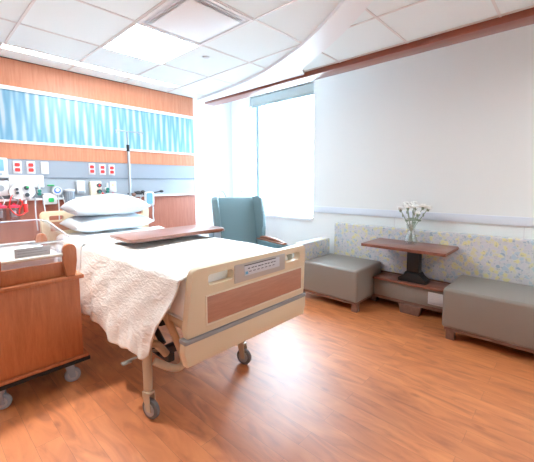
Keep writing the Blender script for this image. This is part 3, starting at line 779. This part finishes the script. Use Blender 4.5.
# ------------------------------------------------------------------ pillows
def pillow(name, label, loc, wx, wy, h, sag=0, rz=0, seed=1):
    bm = bmesh.new(); n = 26
    rnd = random.Random(seed); ph = [rnd.uniform(0, 6) for _ in range(6)]
    grid = {}
    for side in (1, -1):
        for i in range(n+1):
            for j in range(n+1):
                if side == -1 and (i in (0, n) or j in (0, n)): grid[(side, i, j)] = grid[(1, i, j)]; continue
                u = -1+2*i/n; v = -1+2*j/n
                prof = max(0, (1-abs(u)**3.2))**.55 * max(0, (1-abs(v)**2.8))**.6
                x = u*wx/2*(1-.07*(1-abs(u))*0 - .045*(1-v*v)*abs(u)**4*-1*0 - .03*(1-abs(v)**2)*(abs(u)**6)); y = v*wy/2*(1-.05*(1-abs(u)**2)*abs(v)**6)
                z = side*prof*h/2*(1 if side > 0 else .8)
                z += prof*.010*math.sin(u*4+ph[0])*math.sin(v*3+ph[1]) - sag*abs(u)**2*.5 + .004*prof*math.sin(u*13+v*7+ph[2])
                grid[(side, i, j)] = bm.verts.new((x, y, z))
        for i in range(n):
            for j in range(n):
                q = [grid[(side, i, j)], grid[(side, i+1, j)], grid[(side, i+1, j+1)], grid[(side, i, j+1)]]
                bm.faces.new(q)
    b = B(); b.bm.free(); b.bm = bm
    o = b.done(name, M_PILLOW, angle=180, mods=[('SUBSURF', dict(levels=1, render_levels=1))])
    o.location = loc; o.rotation_euler = (0, 0, rz)
    return tag(o, label, 'pillow', 'white pillows on the bed')
pillow('pillow', 'lower white pillow of the two stacked at the bed head', (1.42, 3.64, 1.040), .80, .56, .20, .0, 0.0, 3)
pillow('pillow', 'upper white pillow, plump, lying on top of the other pillow', (1.405, 3.63, 1.215), .76, .54, .235, .02, -.02, 5)

# ------------------------------------------------------------------ overbed table
ot = thing('overbed_table', 'brown wood-topped overbed tray table across the middle of the bed', 'table', (1.62, 2.68, 0))
poly = rrect(-.50, -.215, .445, .215, .05, 6)
B().prism(poly, .995, 1.020, 'z', .007, 3).done('table_top', M_TRAY, ot)
B().prism(rrect(-.485, -.20, .43, .20, .045, 6), .987, .995, 'z').done('edge_underlay', mat('dark_underside', (96, 66, 56), .5), ot)
B().box((.27, -.11, .965), (.52, .11, .988), .008).done('slide_carriage', M_GREYP, ot)
B().box((.43, -.045, .52), (.52, .045, .965), .008).done('upper_column', mat('pale_blue_grey_steel', (176, 190, 206), .35), ot)
B().box((.42, -.055, .10), (.53, .055, .60), .008).done('lower_column', M_GREYP, ot)
b = B().box((.42, -.33, .07), (.53, .33, .105), .008); b.done('base_bar', M_GREYP, ot)
for s_ in (-1, 1):
    B().box((-.16, s_*.30-.025, .075), (.47, s_*.30+.025, .10), .006).done('base_arm', M_GREYP, ot)
    for x in (-.13, .475):
        wv = B().cyl((x-.012, s_*.30, .032), (x+.012, s_*.30, .032), .032).done('caster', M_RUBBER, ot)
        B().cyl((x, s_*.30, .035), (x, s_*.30, .078), .008).done('stem', M_CHROME, wv)

# ------------------------------------------------------------------ bassinet cart
bc = thing('bassinet_cart', 'orange wood bassinet cart with clear newborn tub beside the bed', 'bassinet', (.53, 3.0, 0))
CX, CYY = .53, 3.0
def C(x, y, z): return (x-CX, y-CYY, z)
B().box(C(.255, 2.62, .19), C(.80, 3.36, .768), .004).done('cabinet', M_CARTWOOD, bc)
B().box(C(.225, 2.598, .170), C(.832, 3.38, .192), .006).done('base_plate', M_CARTWOOD, bc)
B().box(C(.220, 2.592, .143), C(.838, 3.386, .170), .006).done('bumper', M_BLACK, bc)
B().box(C(.235, 2.59, .768), C(.824, 3.39, .796), .006).done('ledge', M_CARTWOOD, bc)
for yy in (2.635, 3.325): B().box(C(.30, yy, .796), C(.745, yy+.02, .900), .004).done('end_panel', M_CARTWOOD, bc)
B().box(C(.285, 2.655, .796), C(.775, 3.325, .83), .004).done('top_tray', M_CARTWOOD, bc)
for yy in (2.60, 3.34):
    for xx in (.742, .312):
        pts = []
        for k in range(13):
            a = PI*k/12; pts.append((xx-CX+.043*math.cos(a), .985+.043*math.sin(a)))
        pts += [(xx-CX-.043, .90), (xx-CX-.030, .796), (xx-CX+.030, .796), (xx-CX+.043, .90)]
        B().prism(pts, yy-CYY, yy-CYY+.032, 'y', .006, 3).done('bracket', M_CARTWOOD, bc)
    B().cyl(C(.345, yy+.016, .957), C(.712, yy+.016, .957), .014).done('handle_rail', mat('pale_metal_rail', (214, 208, 200), .35, metal=.3), bc)
for xx in (.315, .725):
    for yy in (2.64, 3.32):
        caster(bc, (xx-CX, yy-CYY), 1.35 if xx > .5 else 1.0, .052, M_GREYP, M_GREYP, .028)
for xx in (.315, .725):
    for yy in (2.64, 3.32): B().cyl(C(xx, yy, .100), C(xx, yy, .145), .016).done('caster_stem', M_GREYP, bc)
# plastic tub (rests on the cart: its own thing)
tub = thing('bassinet_tub', 'clear acrylic newborn tub with flared rim resting on the cart', 'bassinet tub', (.52, 3.0, .831))
def tub_mesh():
    b = B()
    def ring(x0, y0, x1, y1, r, zf):
        return [b.bm.verts.new((x, y, zf(y))) for x, y in rrect(x0, y0, x1, y1, r, 6)]
    zr = lambda y: .222 + .105*((y+.33)/.66)*.85
    R = [ring(-.175, -.27, .175, .27, .05, lambda y: .0), ring(-.195, -.29, .195, .29, .06, lambda y: .02), ring(-.215, -.315, .215, .315, .07, lambda y: zr(y)*.6), ring(-.225, -.33, .225, .33, .075, lambda y: zr(y)),
         ring(-.262, -.365, .262, .365, .09, lambda y: zr(y)+.004), ring(-.266, -.369, .266, .369, .09, lambda y: zr(y)-.010)]
    for a, c in zip(R, R[1:]):
        n = len(a)
        for k in range(n): b.bm.faces.new((a[k], a[(k+1) % n], c[(k+1) % n], c[k]))
    b.bm.faces.new(R[0][::-1])
    return b
tub_mesh().done('shell', M_ACRYL, tub, angle=60, mods=[('SOLIDIFY', dict(thickness=.004, offset=0))])
B().prism(rrect(-.185, -.285, .185, .285, .05), .022, .120, 'z', .015, 3).done('tub_mattress', M_SHEET, tub)
b = B()
loop = rrect(-.264, -.367, .264, .367, .09, 6); loop.append(loop[0])
b.tube([(x, y, .222+.105*((y+.33)/.66)*.85) for x, y in loop], .005, 6, smooth=False)
b.done('rim_highlight', mat('white_rim_highlight', (240, 242, 246), .3, alpha=.55), tub)  # whitish tube standing in for the bright highlight along the clear rim
tag_card = B().box((-.085, -.343, .112), (.12, -.338, .195), .001).done('name_card', mat('grey_card', (196, 196, 198), .6), tub)
b = B()
for k in range(4):
    b.box((-.07, -.3445, .125+.017*k), (.10-.03*(k % 2), -.342, .128+.017*k))
b.done('card_print', mat('grey_print', (150, 148, 150), .6), tag_card)

# ------------------------------------------------------------------ wing recliner
ch = thing('wingback_recliner', 'teal vinyl wingback patient chair with wood-capped arms by the window', 'chair', (3.10, 3.22, 0), -.21)
def chm(tilt, y0): return Matrix.Translation((0, y0, .42)) @ Matrix.Rotation(tilt, 4, 'X') @ Matrix.Translation((0, 0, -.42))
TB = chm(-.20, .20)
B().box((-.27, -.36, .34), (.27, .24, .48), .04, 4).done('seat', M_TEAL, ch)
B().prism([(-.27, .40), (.27, .40), (.30, 1.0), (.31, 1.235), (.27, 1.268), (-.27, 1.268), (-.31, 1.235), (-.30, 1.0)], 0, .12, 'y', .025, 4, mtx=TB).done('backrest', M_TEAL, ch)
for s_ in (-1, 1):
    # wing: profile in (y,z), thickness in x
    prof = [(.13, .48), (.13, 1.24), (.07, 1.275), (-.08, 1.265), (-.125, 1.22), (-.135, 1.02), (-.10, .80), (-.045, .62), (-.03, .48)]
    mt2 = TB @ Matrix.Translation((s_*.335, 0, 0)) @ Matrix.Rotation(s_*.36, 4, 'Z')
    B().prism(prof, -.035 if s_ < 0 else -.035, .045, 'x', .022, 4, mtx=mt2).done('wing', M_TEAL, ch)
    ar = B().box((s_*.275, -.36, .12), (s_*.395, .30, .63), .02, 3).done('arm', M_TEAL, ch)
    B().tube([(s_*.335, .26, .650), (s_*.335, .05, .668), (s_*.335, -.20, .660), (s_*.335, -.355, .635)], .024, 10).box((s_*.29, -.355, .628), (s_*.38, .28, .648), .008).done('arm_cap', mat('arm_cap_wood', (152, 98, 76), .35), ar)
for s_ in (-1, 1):
    B().tube([(s_*.20, .44, 1.20), (s_*.20, .47, 1.31), (s_*.14, .47, 1.33), (s_*.10, .46, 1.25)], .008).done('push_handle', M_CHROME, ch)
    for y in (-.28, .24):
        B().box((s_*.33-.025, y-.025, 0), (s_*.33+.025, y+.025, .13), .006).done('leg', M_FOOTWOOD, ch)
B().box((-.27, -.33, .12), (.27, -.29, .34), .01).done('front_apron', M_TEAL, ch)

# ------------------------------------------------------------------ window-wall seating
def seat_block(name, label, y0, y1, x0=3.265, x1=3.90, ztop=.485, foot_ys=()):
    t = thing(name, label, 'bench', ((x0+x1)/2, (y0+y1)/2, 0))
    cx, cy = (x0+x1)/2, (y0+y1)/2
    B().box((x0-cx, y0-cy, .118), (x1-cx, y1-cy, ztop), .028, 5).done('seat', M_TAUPE, t)
    for s_ in (y0-cy+.006, y1-cy-.006):
        pass
    B().box((x0-cx+.02, y0-cy+.02, .09), (x1-cx-.02, y1-cy-.02, .120), .003).done('base_rail', M_FOOTWOOD, t)
    for fy in foot_ys:
        for fx in (x0-cx+.05, x1-cx-.09):
            B().prism([(fx-.01, 0), (fx+.05, 0), (fx+.055, .097), (fx-.015, .097)], fy-cy-.035, fy-cy+.035, 'y', .003).done('foot', M_FOOTWOOD, t)
    return t
os_ = seat_block('ottoman_seat', 'square taupe vinyl seat with patterned arm at the window side of the table', 1.70, 2.44, foot_ys=(1.75, 2.50))
seat_block('long_bench', 'long taupe vinyl bench running out of view beside the table', -1.1, .845, foot_ys=(.78, -.2, -1.02))
ax, ay = 3.59-os_.location.x, 2.51-os_.location.y
B().box((ax-.30, ay-.062, .135), (ax+.315, ay+.075, .695), .02, 4).done('arm', M_PATTERN, os_, label='patterned fabric arm block')
# back rest
bkst = thing('upholstered_wall_panel', 'long floral-patterned fabric back panel along the wall behind the table', 'wall panel', (3.975, .6, 0))
B().box((-.055, -1.7, .36), (.052, 1.80, .905), .02, 4).done('cushion', M_PATTERN, bkst)
B().box((-.05, -1.7, .0), (.052, 1.79, .36), .003).done('support_board', M_FOOTWOOD, bkst)
# middle base unit
mu = thing('table_plinth', 'low taupe plinth with wood ledge joining the two seats', 'plinth', (3.78, 1.272, 0))
B().box((-.11, -.425, .135), (.135, .425, .325), .006).done('body', M_TAUPE, mu)
B().box((-.14, -.425, .325), (.138, .425, .352), .005).done('ledge', M_TABLE, mu)
B().box((-.10, -.42, .10), (.13, .42, .137), .003).done('base_rail', M_FOOTWOOD, mu)
B().prism([(-.10, 0), (.10, 0), (.12, .102), (-.12, .102)], -.13, -.05, 'x', .004).done('foot', M_FOOTWOOD, mu)
# note the prism's 'x' axis gives (y,z) profile
ok = B().box((-.120, -.345, .165), (-.108, -.185, .295), .003).done('outlet_cover', mat('pale_cover_grey', (206, 204, 204), .5), mu, label='white louvred outlet cover')
b = B()
for k in range(6): b.box((-.123, -.33, .182+.018*k), (-.119, -.20, .187+.018*k))
b.done('louvre', mat('cover_slot_grey', (196, 196, 198), .5), ok)
# table
tb = thing('pedestal_table', 'walnut rectangular table on black pedestal between the seats', 'table', (3.70, 1.31, .352))
B().prism(rrect(-.28, -.435, .215, .435, .012), .388, .418, 'z', .003, 2).done('table_top', M_TABLE, tb)
B().prism([(-.15, 0), (.15, 0), (.15, .035), (.085, .075), (.075, .11), (-.075, .11), (-.085, .075), (-.15, .035)], -.015, .12, 'x', .004, mtx=Matrix.Translation((0, -.04, 0))).done('pedestal_foot', M_BLACK, tb)
B().box((.005, -.105, .10), (.10, .025, .36), .004).done('column', M_BLACK, tb)
B().box((-.15, -.15, .36), (.15, .07, .388), .004).done('top_bracket', M_BLACK, tb)

# ------------------------------------------------------------------ vase with flowers
VX, VY, VZ = 3.78, 1.325, .7705
vs = thing('glass_vase', 'clear flared glass vase standing on the walnut table', 'vase', (VX, VY, VZ))
prof = [(0, .0), (.060, .0), (.068, .010), (.070, .035), (.058, .075), (.042, .115), (.040, .15), (.052, .215), (.049, .216), (.037, .15), (.039, .115), (.054, .075), (.066, .035), (.062, .014), (0, .010)]
B().lathe(prof, n=32).done('glass', M_VASE, vs)
B().lathe([(0, .012), (.060, .014), (.064, .035), (.052, .075), (.040, .105), (0, .105)], n=32).done('water', M_WATER, vs)
def bloom(c, r, rnd):
    b = B()
    for k in range(34):
        th = rnd.uniform(0, 2*PI); el = rnd.uniform(-.2, 1.0)
        d = Vector((math.cos(th)*math.cos(el), math.sin(th)*math.cos(el), math.sin(el)*.8))
        m_ = Matrix.Translation(Vector(c)+d*r*.62) @ Vector((0, 0, 1)).rotation_difference(d).to_matrix().to_4x4() @ Matrix.Rotation(rnd.uniform(0, 6), 4, 'Z') @ Matrix.Diagonal((.42, .16, .5, 1))
        bmesh.ops.create_icosphere(b.bm, subdivisions=1, radius=r*.8, matrix=m_)
    return b
rnd = random.Random(4)
heads = [(.125, .372, .0, 'a'), (.075, .425, .03, 'a'), (.03, .40, -.04, 'b'), (-.015, .435, .02, 'b'), (-.05, .405, -.03, 'c'), (-.115, .41, .0, 'c'), (-.16, .395, .03, 'c'), (-.07, .335, -.02, 'd')]
for i, (dy, dz, dx, _) in enumerate(heads):
    fl = thing('white_flower', 'white carnation with a green stem standing in the glass vase', 'flower', (VX, VY, VZ), 0, 'white flowers in the vase')
    B().tube([(-dx*.5, -dy*.15, .02), (dx*.1, dy*.12, .16), (dx*.6, dy*.55, .16+(dz-.16)*.5), (dx, dy, dz)], .0042, 7).done('stem', M_STEM, fl)
    B().lathe([(0, -.03), (.010, -.024), (.017, -.006), (.014, .004), (0, .004)], (dx, dy, dz-.004), 12).done('calyx', M_STEM, fl)
    bloom((dx, dy, dz+.006), .043 if i != 7 else .034, rnd).done('bloom', M_BLOOM, fl)
    t_ = .6
    B().ball((dx*.5+.012, dy*.45, .16+(dz-.16)*.42), .014, .35, 1.6, .9, 8).ball((dx*.7-.01, dy*.75, .16+(dz-.16)*.7), .012, .4, .8, 1.7, 8).done('leaf', M_STEM, fl)
